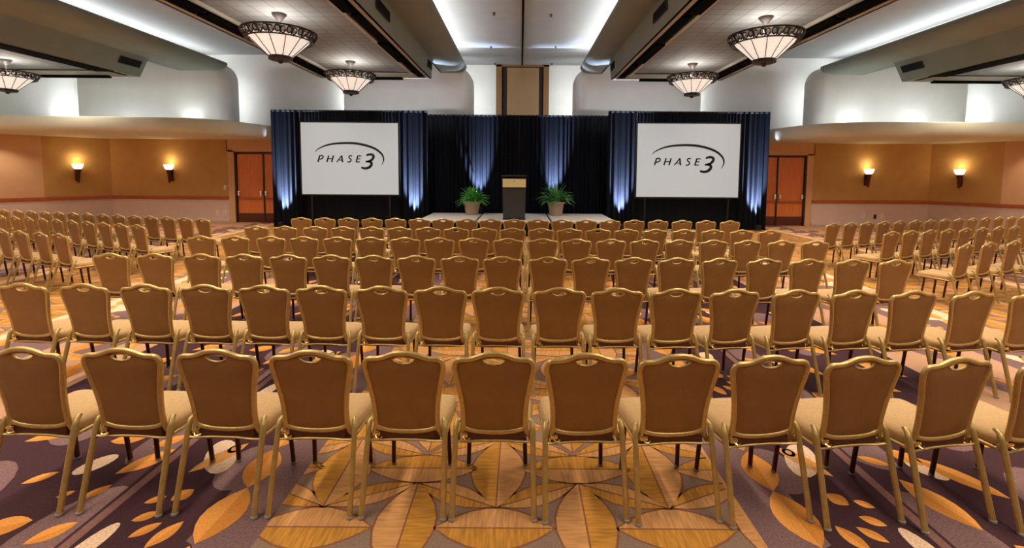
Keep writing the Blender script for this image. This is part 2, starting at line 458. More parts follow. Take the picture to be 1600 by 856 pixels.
# doors -------------------------------------------------------------
def door(n, side):
    x_out = 10.42*side; x_in = 8.46*side
    root = bpy.data.objects.new('door_%d' % n, None); C.objects.link(root)
    tag(root, 'pair of cherry wood doors left of the drapes' if side < 0 else 'pair of cherry wood doors right of the drapes', 'door', None, 'structure')
    root.location = ((x_out+x_in)/2, DW, 0)
    ox = root.location.x
    def P(mb, nm, m, smooth=False, par=root): return mb.build(nm, m, par, smooth)
    H = 2.52
    a, b = min(x_out, x_in)-ox, max(x_out, x_in)-ox
    mb = MB()
    mb.box(a-.27, a-.05, -.05, .02, 0, H+.12); mb.box(b+.05, b+.27, -.05, .02, 0, H+.12); mb.box(a-.27, b+.27, -.05, .02, H+.07, ZS)
    P(mb, 'casing', M['casing_and_glow'])
    mb = MB()
    mb.box(a-.05, a, -.02, .2, 0, H+.07); mb.box(b, b+.05, -.02, .2, 0, H+.07); mb.box(a-.05, b+.05, -.02, .2, H, H+.07)
    P(mb, 'jamb', M['jamb'])
    mid = (a+b)/2
    for k, (u0, u1) in enumerate(((a+.01, mid-.02), (mid+.02, b-.01))):
        hinge = u0 if k == 0 else u1; meet = u1 if k == 0 else u0
        mb = MB(); mb.rbox(u0, u1, .05, .10, .01, H-.01, .006)
        lf = P(mb, 'door_leaf', M['door'])
        mb = MB(); mb.box(u0+.02, u1-.02, .04, .05, .02, .34)
        P(mb, 'kick_plate', M['kick'], par=lf)
        mb = MB(); mb.rbox(u0+.03, u1-.03, -.02, .01, .86, .92, .01); mb.box(u0+.05, u0+.1, .01, .05, .86, .92); mb.box(u1-.1, u1-.05, .01, .05, .86, .92)
        P(mb, 'push_bar', M['rail'], par=lf)
        for hx in (meet+(.07 if k else -.07), hinge+(-.06 if k else .06)):
            mb = MB(); mb.rbox(hx-.04, hx+.04, -.03, .05, .98, 1.16, .015)
            P(mb, 'lock_plate', M['steel'], True, par=lf)
    mb = MB(); mb.rbox(mid-.035, mid+.035, .03, .10, .02, H-.01, .008)
    P(mb, 'meeting_strip', M['jamb'])  # dark upright strip where the leaves meet
door(1, -1); door(2, 1)

# outlets and switch
def plate(x, z, label, m='white', nm='wall_outlet', cat='outlet', group=None):
    mb = MB(); mb.rbox(-.05, .05, -.012, 0, -.08, .08, .006)
    o = mb.build(nm, M[m], None, False, loc=(x, DW, z))
    for z0, z1 in (((.012, .05), (-.05, -.012)) if nm == 'wall_outlet' else ((-.03, .03),)):
        mb = MB(); mb.rbox(-.018, .018, -.018, -.011, z0, z1, .004)
        mb.build('socket' if nm == 'wall_outlet' else 'toggle', M['steel'] if m == 'white' else M['black'], o, False)
    tag(o, label, cat, group)
plate(-11.17, .36, 'white outlet plate on the wainscot left of the left doors, farther from the doors')
plate(-10.9, .36, 'white outlet plate on the wainscot left of the left doors, nearest the casing')
plate(-10.85, 1.28, 'small pale switch plate above the chair rail beside the left doors', nm='light_switch', cat='switch')
plate(12.65, .38, 'white outlet plate on the right wainscot, nearest the right doors')
plate(13.08, .36, 'dark outlet plate on the right wainscot between two white plates', 'black')
plate(13.34, .38, 'white outlet plate on the right wainscot, farthest from the doors')

# ------------------------------------------------------------------ soffits over the lower walls
def soffit(s, nm, label):
    # plan outline of the front edge, from the drape side out
    path = [(8.45, DW), (8.5, 16.6), (8.62, 16.0), (8.8, 15.2), (9.05, 14.6), (9.45, 14.2), (10.0, 13.98), (11.0, 13.9), (17.4, 13.55)]
    pts = []
    for i in range(len(path)-1):
        for k in range(3):
            t = k/3; pts.append((path[i][0]*(1-t)+path[i+1][0]*t, path[i][1]*(1-t)+path[i+1][1]*t))
    pts.append(path[-1])
    for _ in range(2):
        q = [pts[0]]
        for i in range(1, len(pts)-1): q.append(tuple((pts[i-1][k]+2*pts[i][k]+pts[i+1][k])/4 for k in (0, 1)))
        pts = q+[pts[-1]]
    prof = [(.30, ZS), (.12, ZS+.01), (.04, ZS+.06), (0, ZS+.15), (0, ZS+.30), (.03, ZS+.40), (.10, ZS+.42)]
    mb = MB(); vs = []; n = len(prof)
    for i, (x, y) in enumerate(pts):
        t = Vector(pts[min(i+1, len(pts)-1)])-Vector(pts[max(i-1, 0)]); t.normalize(); nn = Vector((-t.y, t.x))  # outward from room centre side
        if nn.y < 0 and abs(nn.y) > .3: nn = -nn
        if abs(nn.y) <= .3 and nn.x < 0: nn = -nn
        for o, z in prof: vs.append((s*(x+nn.x*o), y+nn.y*o, z))
    fs = [(i*n+k, i*n+k+1, (i+1)*n+k+1, (i+1)*n+k) for i in range(len(pts)-1) for k in range(n-1)]
    mb.add(vs, fs)
    N = len(pts)
    back = [(s*17.4, DW+.1, z) for z in (ZS, ZS+.42)]
    # underside and top as fans to the rear wall
    for k, z, in ((0, ZS), (n-1, ZS+.42)):
        edge = [vs[i*n+k] for i in range(N)]
        bk = [(e[0], DW+.1, z) for e in edge]
        mb.add(edge+bk, [(i, i+1, N+i+1, N+i) for i in range(N-1)])
    return struct(mb, nm, M['soffit'], label, 'soffit', ang=50)
soffit(-1, 'ceiling_soffit_left', 'low rounded plaster soffit over the left rear wall')
soffit(1, 'ceiling_soffit_right', 'low rounded plaster soffit over the right rear wall')
def downlight(x, y, label, grp):
    mb = MB(); mb.lathe([(.075, 0), (.10, 0), (.105, -.012), (.095, -.016), (.075, -.006)], 20, caps=False)
    o = mb.build('recessed_downlight', M['white'], loc=(x, y, ZS+.001)); tag(o, label, 'downlight', grp)
    mb = MB(); mb.lathe([(.01, -.004), (.076, -.003)], 20, caps=False); mb.build('lens', M['can'], o)
    spot('downlight_lamp', (x, y, ZS-.03), (x, y+.3, 0), 80, (1, .82, .62), R(110), .8, .05)
for i, (x, y) in enumerate(((-13.22, 14.74), (-11.8, 14.63), (-10.38, 14.52))):
    downlight(x, y, 'small round downlight in the left soffit, %s from the drapes' % ['fourth', 'third', 'second'][i], 'downlights in the left soffit')
downlight(-9.55, 15.2, 'small round downlight added in the left soffit to brighten the left doors', 'downlights in the left soffit')  # added to brighten the doors, mirroring the right soffit
downlight(-16.35, 14.75, 'small round downlight in the left soffit by the left edge of the view', 'downlights in the left soffit')
downlight(16.3, 14.6, 'small round downlight in the right soffit by the right edge of the view', 'downlights in the right soffit')
for i, (x, y) in enumerate(((9.6, 15.13), (10.5, 14.8), (11.95, 14.95))):
    downlight(x, y, 'small round downlight in the right soffit, %s from the drapes' % ORD[i], 'downlights in the right soffit')

# ------------------------------------------------------------------ upper walls
ZC = 6.35
def upper_pier(s, xi, xo, nm, label, yf=17.4, ret=.55):
    """curved plaster shell in front of the rear wall, rounded on the inner edge"""
    r = .5; th = .12
    def ring(x_in, z):
        o = [(x_in, yf+ret), (x_in, yf+r)]
        for k in range(1, 9):
            a = PI/2*k/8; o.append((x_in+r-r*math.cos(a), yf+r-r*math.sin(a)))
        o += [(xo, yf), (xo, yf+th), (x_in+r, yf+th)]
        for k in range(7, -1, -1):
            a = PI/2*k/8; o.append((x_in+r-(r-th)*math.cos(a), yf+r-(r-th)*math.sin(a)))
        o.append((x_in+th, yf+ret))
        return [(s*x, y, z) for x, y in o]
    lev = [(xi, 3.44), (xi, 5.15)]+[(xi+.62*(1-math.cos(PI/2*k/8)), 5.15+.66*math.sin(PI/2*k/8)) for k in range(1, 9)]
    mb = MB(); vs = []; n = None
    for x_in, z in lev:
        q = ring(x_in, z); n = len(q); vs += q
    L_ = len(lev)
    fs = [(i*n+k, i*n+(k+1) % n, (i+1)*n+(k+1) % n, (i+1)*n+k) for i in range(L_-1) for k in range(n)]
    fs += [list(range(n))[::-1], [(L_-1)*n+k for k in range(n)]]
    mb.add(vs, fs)
    # plain upper part above the cove, set back from the rounded edge
    p0, p1 = sorted((s*(xi+1.78), s*xo)); mb.box(p0, p1, yf+.01, yf+th, 5.7, ZC+.05)
    return struct(mb, nm, M['upper'], label, 'wall', ang=40)
upper_pier(-1, 1.80, 6.49, 'wall_pier_inner_left', 'grey rounded upper wall panel behind the left screen', 17.6, .8)
upper_pier(1, 1.97, 6.59, 'wall_pier_inner_right', 'grey rounded upper wall panel behind the right screen', 17.6, .8)
upper_pier(-1, 10.55, 16.06, 'wall_pier_outer_left', 'grey rounded upper wall panel above the left sconces')
upper_pier(1, 10.57, 16.15, 'wall_pier_outer_right', 'grey rounded upper wall panel above the right sconces')
mb = MB()
for s in (-1, 1):
    a, b = sorted((s*2.5, s*17.6)); mb.box(a, b, 18.6, 18.75, 3.2, ZC+.1)
    a, b = sorted((s*2.5, s*2.62)); mb.box(a, b, 18.6, 20.2, 3.2, ZC+.1)
mb.box(-2.6, 2.6, 20.1, 20.25, 3.2, ZC+.1)
struct(mb, 'wall_upper', M['upper'], 'pale recessed upper wall between the rounded panels', 'wall', smooth=False)
mb = MB()
for s in (-1, 1):
    a, b = sorted((s*17.3, s*17.45)); mb.box(a, b, -2.9, 18.7, 3.0, ZC+.1)
struct(mb, 'wall_upper_side', M['upper'], 'pale upper side walls above the side seating', 'wall', smooth=False)
# portal at the end of the centre bay
pr = bpy.data.objects.new('trim_portal', None); C.objects.link(pr); pr.location = (.06, 20.1, 3.6)
tag(pr, 'tall tan partition pocket panel above the middle drape', 'panel', None, 'structure')
Hh = ZC-3.6
mb = MB(); mb.box(-1.1, -.86, -.12, 0, 0, Hh); mb.box(.87, 1.10, -.12, 0, 0, Hh); mb.box(-1.1, 1.1, -.12, 0, Hh-.08, Hh); mb.build('frame', M['portal_frame'], pr, False)
mb = MB(); mb.box(-.86, .87, -.03, 0, 0, Hh-.08); mb.build('reveal', M['portal_dark'], pr, False)
mb = MB(); mb.rbox(-.64, .68, -.10, -.03, 0, Hh-.12, .01); mb.build('panel', M['portal'], pr, False)

# ------------------------------------------------------------------ ceiling
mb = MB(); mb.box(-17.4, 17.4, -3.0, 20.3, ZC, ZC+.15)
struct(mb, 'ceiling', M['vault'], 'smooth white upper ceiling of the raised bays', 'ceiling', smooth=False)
mb = MB(); mb.box(-.015, .095, -3, 19.95, ZC-.03, ZC); mb.cur = 1; mb.box(.01, .07, -3, 19.95, ZC-.05, ZC-.029)
struct(mb, 'trim_track', [M['strip'], M['slot']], 'long dark partition track down the middle of the ceiling', 'ceiling track', smooth=False)

ZE, ZT = 4.9, 5.05
YE = 15.55; YB = -2.9
def tray(s, xi, xo, nm, lab, wi, yp):
    """dropped ceiling tray: tile field, slots, fascia and rounded cove soffits on both sides"""
    def X(x): return s*x
    def bx(mb, x0, x1, *r):
        a, b = sorted((X(x0), X(x1))); mb.box(a, b, *r)
    # tile field
    mb = MB(); bx(mb, xi+.6, xo-.45, YB, YE-.35, ZT, ZT+.06)
    struct(mb, 'ceiling_tile_'+nm, M['tile'], 'grey acoustic tile field of the '+lab, 'ceiling', smooth=False)
    # metal edges and slots
    mb = MB(); bx(mb, xi, xi+.14, YB, YE, ZE, ZT+.05); bx(mb, xo-.14, xo, YB, YE, ZE, ZT+.05)
    bx(mb, xi+.52, xi+.62, YB, YE-.3, ZE+.08, ZT+.05); bx(mb, xi+.14, xo-.14, YE-.1, YE, ZE, ZT+.05)
    bx(mb, xo-.47, xo-.42, YB, YE-.3, ZE+.08, ZT+.05)
    struct(mb, 'trim_tray_'+nm, M['strip'], 'painted metal edging of the '+lab, 'trim', smooth=False)
    mb = MB(); bx(mb, xi+.14, xi+.52, YB, YE-.1, ZT+.02, ZT+.06); bx(mb, xo-.42, xo-.14, YB, YE-.1, ZT+.02, ZT+.06)
    bx(mb, xi+.3, xo-.3, YE-.36, YE-.1, ZT+.02, ZT+.06)
    yy = YB; k = 0
    while yy < YE-1.6:
        o = .10 if k % 2 else 0
        bx(mb, xi+.15+o, xi+.40+o, yy, yy+1.9, ZE+.02, ZE+.06); bx(mb, xo-.40, xo-.17, yy, yy+1.95, ZE, ZE+.06)
        yy += 2.05; k += 1
    bx(mb, xi+.9, xo-.75, YE-.16, YE-.02, ZE-.05, ZE+.02)
    if wi > 1: bx(mb, xi+.08, xi+.62, YB, YE-.9, ZE-.02, ZE+.06)
    struct(mb, 'trim_slot_'+nm, M['slot'], 'black air slots along the '+lab, 'trim', smooth=False)
    # fascia + rounded soffit, inner side then outer side
    ZU = 5.5
    for side in (0, 1):
        Wd = 1.0 if side else wi; Wf = Wd-.45
        base = xi if side == 0 else xo; d = -1 if side == 0 else 1
        pr = [(0, ZU), (d*Wf, ZU)]
        for k in range(1, 9):
            a = PI/2*k/8; pr.append((d*(Wf+(Wd-Wf)*math.sin(a)), ZU+.26*(1-math.cos(a))))
        pr += [(d*(Wd-.02), ZU+.30), (d*(Wd-.07), ZU+.28)]
        for k in range(7, 1, -1):
            a = PI/2*k/8; pr.append((d*(Wf+(Wd-Wf-.08)*math.sin(a)), ZU+.05+.26*(1-math.cos(a))))
        pr += [(d*Wf, ZU+.09), (-d*.05, ZU+.09), (-d*.05, ZU)]
        mb = MB()
        poly = [(X(base+u), z) for u, z in pr]
        mb.prism(poly, YB, yp, 'y')
        sl = .3 if (wi > 1 and side == 0) else .06
        mb.prism([(X(base+u), z) for u, z in ((0, ZE), (d*(sl-.02), ZU-.05), (d*sl, ZU-.015), (d*(sl+.05), ZU+.002), (-d*.05, ZU+.002), (-d*.05, ZE))], YB, YE, 'y')
        struct(mb, 'trim_cove_%s_%s' % (nm, 'inner' if side == 0 else 'outer'), M['bull'], 'rounded taupe plaster cove on the %s side of the %s' % ('inner' if side == 0 else 'outer', lab), 'cove', ang=40)
        # cove lamps lying in the trough
        xc = base+d*(Wd-.33 if xi < 5 else .35)
        a, b = sorted((X(xc-.03), X(xc+.03)))
        tl = .5*d*s
        area('cove_light', (X(xc), 7.7, ZU+.24), (0, PI+tl, 0), .12, 21.0, COVE_W if side == 0 else COVE_W*.03, (1, 1, .97))
    # added casing over the tray, blocks and catches the cove light
    mb = MB(); bx(mb, xi+.02, xo-.02, YE-.02, YE+.05, ZE+.06, ZC)
    bx(mb, xi, xi+.05, YB, yp-.3, ZU, ZC); bx(mb, xo-.05, xo, YB, yp-.3, ZU, ZC)
    struct(mb, 'ceiling_light_block_'+nm, M['upper'], 'added light-blocking casing above the '+lab, 'ceiling', smooth=False)
COVE_W = 270
tray(-1, 2.9, 6.45, 'inner_left', 'tray left of the middle bay', .9, 17.7)
tray(1, 2.9, 6.45, 'inner_right', 'tray right of the middle bay', .74, 17.7)
tray(-1, 11.0+1.3, 17.2, 'outer_left', 'tray at the far left', 1.65, 17.5)
tray(1, 11.0+1.3, 17.2, 'outer_right', 'tray at the far right', 1.45, 17.5)

# air grilles on the fascias
def grille(x, y, s, w_, label, grp, tilt=0):
    o = thing('air_vent', label, 'vent', (x, y, 5.24), 0, grp); o.rotation_euler = (0, tilt, 0)
    mb = MB(); mb.rbox(-.02 if s > 0 else 0, 0 if s > 0 else .02, -w_/2, w_/2, -.11, .11, .006); mb.build('frame', M['black'], o, False)
    mb = MB()
    for k in range(5):
        z = -.08+.04*k; mb.box(-.03 if s > 0 else .02, -.02 if s > 0 else .03, -w_/2+.03, w_/2-.03, z, z+.012)
    mb.build('slats', M['slot'], o, False)
for s, nm in ((-1, 'left'), (1, 'right')):
    grille(s*2.865, 10.05, s, .95, 'nearer black air vent on the fascia %s of the middle bay' % nm, 'air vents beside the middle bay')
    grille(s*2.865, 15.1, s, .55, 'black air vent by the rear wall on the fascia %s of the middle bay' % nm, 'air vents beside the middle bay')
    grille(s*12.115, 14.95, s, .8, 'black air vent on the rounded fascia at the far %s of the ceiling' % nm, 'air vents at the outer trays', -s*math.atan(.28/.55))
# sprinkler heads in the middle bay
for i, (x, y, lab) in enumerate(((-.77, 13.6, 'nearest left of the track'), (-1.08, 17.2, 'second left of the track'), (-1.07, 19.8, 'left of the track by the tan panel'),
                  (.83, 13.7, 'nearest right of the track'), (1.21, 17.1, 'second right of the track'), (1.25, 19.75, 'right of the track by the tan panel'))):
    mb = MB(); mb.lathe([(.05, 0), (.05, -.01), (.02, -.015), (.018, -.05), (.035, -.055), (.035, -.065), (.01, -.07)], 14)
    tag(mb.build('ceiling_sprinkler', M['iron'], loc=(x, y, ZC)), 'dark sprinkler head in the middle ceiling bay, '+lab, 'sprinkler', 'sprinklers in the middle bay')
# wall washing lamps hidden behind the rounded panels
def wash(x, y, rz, h, pw):
    area('wall_wash', (x, y, 4.6), (R(90), 0, rz), .12, h, pw, (1, 1, .98))
for s in (-1, 1):
    area('wall_wash', (s*2.3, 18.3, 4.6), (R(90), 0, 0), .15, 2.2, 45, (1, 1, .98))       # behind the inner edge, on to the centre recess
    area('wall_wash', (s*6.38, 17.95, 4.7), (R(90), 0, R(12*s)), .1, 2.2, 34, (1, 1, .98))
    area('wall_wash', (s*10.85, 17.85, 4.5), (R(90), 0, R(5*s)), .12, 1.9, 12, (1, 1, .98))
    area('wall_wash', (s*15.95, 17.8, 4.7), (R(90), 0, R(-12*s)), .1, 2.2, 18, (1, 1, .98))
    area('drape_top_strip', (s*4.2, 16.35, 3.6), (R(140), 0, 0), 4.4, .1, 15, (1, 1, .99))
    area('ledge_strip', (s*16.7, 18.2, 3.6), (PI, 0, 0), 1.2, .1, 30, (1, 1, .98))
    area('ledge_fill', (s*13.2, 16.5, 3.5), (R(150), 0, 0), 5.0, .1, 22 if s < 0 else 36, (1, 1, .98))  # added strip lifting the ambient on the outer panels
    spot('ledge_lamp', (s*11.9, 17.0, 3.52), (s*11.9, 17.45, 4.1), 26, (1, 1, .97), R(110), 1, .1)
    spot('ledge_lamp', (s*14.2, 17.0, 3.52), (s*14.2, 17.45, 4.1), 4 if s < 0 else 22, (1, 1, .97), R(120), 1, .1)

ROWS = {
 'A': [(-2.779,2.649,3.7),(-2.227,2.643,3),(-1.689,2.636,2.3),(-1.164,2.630,1.6),(-0.643,2.624,0.8),(-0.141,2.618,0.2),(0.370,2.612,-1.5),(0.879,2.605,-3.6),(1.381,2.599,-5.5),(1.886,2.593,-7.6),(2.393,2.587,-9.6),(2.902,2.580,-10)],
 'B': [(-4.341,4.135,4),(-3.801,4.130,4),(-3.263,4.126,4),(-2.737,4.121,3.7),(-2.224,4.117,3),(-1.723,4.112,2.3),(-1.201,4.108,1.6),(-0.689,4.103,0.9),(-0.187,4.099,0.3),(0.341,4.095,-1.4),(0.843,4.090,-3.5),(1.345,4.086,-5.4),(1.847,4.081,-7.4),(2.374,4.076,-9.6),(2.876,4.072,-10),(3.378,4.067,-10),(3.890,4.063,-10),(4.395,4.058,-10)],
 'C': [(-4.877,5.643,4),(-4.347,5.637,4),(-3.781,5.631,4),(-3.276,5.626,4),(-2.750,5.620,3.7),(-2.234,5.615,3),(-1.727,5.609,2.3),(-1.225,5.604,1.6),(-0.712,5.598,1),(-0.207,5.593,0.3),(0.331,5.587,-1.3),(0.833,5.582,-3.4),(1.335,5.576,-5.3),(1.837,5.571,-7.4),(2.339,5.565,-9.4),(2.864,5.559,-10),(3.370,5.554,-10),(3.889,5.548,-10),(4.391,5.543,-10)],
 'D': [(-4.827,7.171,4),(-4.301,7.165,4),(-3.760,7.158,4),(-3.257,7.152,4),(-2.748,7.145,3.7),(-2.246,7.139,3),(-1.725,7.133,2.3),(-1.215,7.126,1.6),(-0.697,7.120,0.9),(-0.179,7.113,0.2),(0.337,7.107,-1.4),(0.842,7.100,-3.4),(1.355,7.093,-5.4),(1.858,7.087,-7.5),(2.369,7.080,-9.5),(2.877,7.073,-10),(3.378,7.067,-10),(3.889,7.061,-10),(4.391,7.054,-10)],
 'E': [(-4.721,8.492,4),(-4.202,8.484,4),(-3.661,8.475,4),(-3.155,8.468,4),(-2.643,8.460,3.5),(-2.141,8.452,2.9),(-1.639,8.444,2.2),(-1.137,8.436,1.5),(-0.635,8.428,0.8),(-0.133,8.421,0.2),(0.369,8.412,-1.6),(0.871,8.405,-3.5),(1.373,8.397,-5.4),(1.875,8.388,-7.5),(2.377,8.380,-9.5),(2.881,8.372,-10),(3.391,8.364,-10),(3.893,8.356,-10),(4.395,8.349,-10)],
 'F': [(-4.641,10.055,4),(-4.139,10.049,4),(-3.637,10.043,4),(-3.135,10.038,4),(-2.633,10.032,3.5),(-2.131,10.027,2.8),(-1.629,10.021,2.2),(-1.127,10.016,1.5),(-0.625,10.010,0.8),(-0.123,10.005,0.2),(0.379,9.999,-1.5),(0.881,9.993,-3.5),(1.383,9.988,-5.4),(1.885,9.982,-7.4),(2.387,9.976,-9.5),(2.889,9.970,-10),(3.391,9.964,-10),(3.893,9.959,-10),(4.395,9.953,-10)],
 'L1': [(-9.596,8.200,19.3),(-9.059,8.011,19.3),(-8.542,7.830,19.3),(-8.070,7.664,19.3),(-7.563,7.486,19.3),(-7.103,7.325,19.3)],
 'L2': [(-11.531,10.283,20.2),(-11.029,10.099,20.2),(-10.554,9.924,20.2),(-10.097,9.756,20.2),(-9.640,9.587,20.2),(-9.183,9.419,20.2),(-8.726,9.252,20.2),(-8.269,9.082,20.2),(-7.812,8.915,20.2),(-7.355,8.746,20.2),(-6.898,8.578,20.2)],
 'L3': [(-13.082,11.736,16.9),(-12.596,11.588,16.9),(-12.110,11.441,16.9),(-11.635,11.296,16.9),(-11.169,11.156,16.9),(-10.703,11.014,16.9),(-10.237,10.872,16.9),(-9.771,10.731,16.9),(-9.305,10.590,16.9),(-8.838,10.449,16.9),(-8.373,10.307,16.9),(-7.906,10.167,16.9),(-7.441,10.024,16.9),(-6.974,9.884,16.9),(-6.508,9.742,16.9)],
 'R1': [(6.431,6.849,-19.2),(6.946,7.028,-19.2),(7.516,7.226,-19.2),(8.078,7.422,-19.2)],
 'R2': [(6.468,8.269,-18.1),(6.931,8.420,-18.1),(7.394,8.571,-18.1),(7.857,8.722,-18.1),(8.320,8.873,-18.1),(8.783,9.024,-18.1),(9.246,9.174,-18.1),(9.709,9.325,-18.1),(10.172,9.476,-18.1)],
 'R3': [(6.301,9.571,-18.6),(6.762,9.727,-18.6),(7.223,9.882,-18.6),(7.685,10.037,-18.6),(8.146,10.194,-18.6),(8.608,10.349,-18.6),(9.069,10.504,-18.6),(9.531,10.661,-18.6),(9.992,10.816,-18.6),(10.454,10.971,-18.6),(10.915,11.128,-18.6),(11.377,11.283,-18.6),(11.838,11.438,-18.6),(12.299,11.594,-18.6)],
}
CH_W, FILL_W = 45, 385
# ------------------------------------------------------------------ banquet chair
Z0, Z1 = .452, .93
def lean(z): return -.07*((z-Z0)/(Z1-Z0))**1.15 if z > Z0 else 0.0
HALF = [(0, .438), (.06, .440), (.12, .447), (.168, .462), (.178, .480), (.176, .53), (.178, .58), (.185, .65), (.197, .72), (.211, .79), (.219, .83),
        (.219, .855), (.211, .876), (.194, .888), (.170, .889), (.140, .889), (.112, .896), (.085, .907), (.058, .917), (.03, .922), (0, .924)]
def smooth_loop(h):
    pts = [(x, z) for x, z in h]+[(-x, z) for x, z in h[-2:0:-1]]
    for _ in range(1):
        q = []
        n = len(pts)
        for i in range(n):
            a, b = pts[i], pts[(i+1) % n]
            q.append((.75*a[0]+.25*b[0], .75*a[1]+.25*b[1])); q.append((.25*a[0]+.75*b[0], .25*a[1]+.75*b[1]))
        pts = q
    return pts
OUT = smooth_loop(HALF)
HOLE = [(-.064, .890), (-.038, .899), (0, .903), (.038, .899), (.064, .890), (.056, .876), (.034, .864), (0, .859), (-.034, .864), (-.056, .876)]
def in_poly(p, poly):
    c = False; n = len(poly)
    for i in range(n):
        (x0, y0), (x1, y1) = poly[i], poly[(i+1) % n]
        if (y0 > p[1]) != (y1 > p[1]) and p[0] < (x1-x0)*(p[1]-y0)/(y1-y0)+x0: c = not c
    return c
def half_w(z):
    best = .18
    for i in range(1, len(HALF)-1):
        a, b = HALF[i], HALF[i+1]
        if min(a[1], b[1]) <= z <= max(a[1], b[1]) and a[0] > .1: best = max(a[0], b[0])
    return best
pts2 = [Vector(p) for p in OUT]+[Vector(p) for p in HOLE]
nO, nH = len(OUT), len(HOLE)
ed = [(i, (i+1) % nO) for i in range(nO)]+[(nO+i, nO+(i+1) % nH) for i in range(nH)]
def edge_dist(p):
    return min((Vector(q)-Vector(p)).length for q in OUT+HOLE)
for i in range(-5, 6):
    for j in range(12):
        p = (i*.036, .47+j*.036)
        if in_poly(p, OUT) and not in_poly(p, HOLE) and edge_dist(p) > .018: pts2.append(Vector(p))
rv, re_, rf, *_r = geometry.delaunay_2d_cdt(pts2, ed, [], 0, 1e-5)
rf = [f for f in rf if in_poly(tuple(sum((rv[i] for i in f), Vector((0, 0)))/len(f)), OUT) and not in_poly(tuple(sum((rv[i] for i in f), Vector((0, 0)))/len(f)), HOLE)]
def back_sheet(sign, depth):
    vs = []
    for v in rv:
        d = min(edge_dist(v), .05)/.05
        vs.append((v.x, lean(v.y)+sign*(.002+depth*math.sin(d*PI/2)), v.y))
    return MB().add(vs, rf)
def prof3(p, dy=0): return (p[0], lean(p[1])+dy, p[1])

def make_chair(name, label):
    t = thing(name, label, 'chair')
    back_sheet(-1, .011).build('back_panel', M['leather'], t, ang=80)
    back_sheet(1, .030).build('back_cushion', M['seat'], t, ang=80)
    mb = MB()
    mb.tube([prof3(p) for p in OUT], .016, 8, True, ry=.0145)
    mb.tube([prof3(p) for p in HOLE], .006, 6, True)
    for s in (-1, 1):      # side tubes running on below the pad into the seat frame
        mb.tube([(s*.178, lean(.5), .50), (s*.181, 0, .455), (s*.190, .006, .428), (s*.206, .012, .412), (s*.219, .004, .412)], .0145, 8, ry=.013)
    mb.build('back_frame', M['gold'], t, ang=60)
    # seat
    bm = bmesh.new(); mb = MB(); nx, ny = 8, 8
    def seat_xy(u, v, k):
        x = (2*u-1); y = v
        hw = (.205+.018*v)*k; rr = 1.0
        # rounded corners
        cx = x*math.sqrt(1-.10*(2*y-1)**2*(1 if y > .5 else .6)); cy = (2*y-1)*math.sqrt(1-.10*x*x)
        return cx*hw, .235+cy*.215*k
    for layer, (k, z) in enumerate(((.97, .392), (1.0, .405), (1.0, .432), (.965, .452), (.80, .466), (.4, .472))):
        ring = []
        for i in range(32):
            a = 2*PI*i/32; c, s_ = math.cos(a), math.sin(a)
            e = .24
            ux = math.copysign(abs(c)**e, c); uy = math.copysign(abs(s_)**e, s_)
            y = .228+uy*.205*k
            hw = (.203+.02*(uy+1)/2)*k
            ring.append((ux*hw, y, z))
        mb.v += ring
    bm.free()
    for l in range(5):
        for i in range(32):
            j = (i+1) % 32; mb.f.append([l*32+i, l*32+j, (l+1)*32+j, (l+1)*32+i]); mb.mi.append(0)
    mb.f.append([i for i in range(32)][::-1]); mb.mi.append(0)
    mb.f.append([5*32+i for i in range(32)]); mb.mi.append(0)
    mb.build('seat', M['seat'], t, ang=70)
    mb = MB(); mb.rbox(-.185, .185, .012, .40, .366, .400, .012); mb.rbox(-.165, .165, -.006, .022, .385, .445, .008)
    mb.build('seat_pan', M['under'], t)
    mb = MB()
    mb.tube([(-.205, .0, .392), (-.212, .08, .392), (-.222, .40, .396), (-.20, .432, .396), (.20, .432, .396), (.222, .40, .396), (.212, .08, .392), (.205, 0, .392)], .011, 8)
    mb.build('seat_frame', M['gold'], t, ang=60)
    for s in (-1, 1):
        mb = MB()
        mb.tube([(s*.203, .040, .490), (s*.210, .026, .497), (s*.217, .010, .488), (s*.220, -.006, .455), (s*.222, -.038, .34), (s*.225, -.078, .20), (s*.228, -.128, .016)], [.011, .013, .0155, .0165, .0165, .016, .0155], 8, ry=.016)
        lg = mb.build('leg', M['gold'], t, ang=60)
        mb = MB(); mb.lathe([(.016, 0), (.019, .004), (.019, .014), (.016, .018)], 10, (s*.2282, -.130, 0)); mb.build('glide', M['rubber'], lg)
        mb = MB()
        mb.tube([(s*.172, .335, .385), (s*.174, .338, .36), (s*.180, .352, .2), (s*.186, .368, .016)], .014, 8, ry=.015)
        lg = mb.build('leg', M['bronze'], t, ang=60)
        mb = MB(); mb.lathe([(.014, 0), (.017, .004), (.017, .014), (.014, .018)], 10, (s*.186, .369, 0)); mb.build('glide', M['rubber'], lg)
    mb = MB(); mb.tube([(-.212, -.022, .395), (-.16, -.012, .388), (-.06, -.008, .392), (.06, -.008, .392), (.16, -.012, .388), (.212, -.022, .395)], .007, 6)
    mb.build('stretcher', M['gold'], t, ang=60)
    mb = MB(); mb.rbox(-.196, -.150, -.022, -.004, .414, .440, .006); mb.tube([(-.175, -.02, .42), (-.165, -.035, .412), (-.150, -.035, .408), (-.140, -.02, .412)], .006, 6)
    mb.build('ganging_clip', M['brass'], t)
    return t

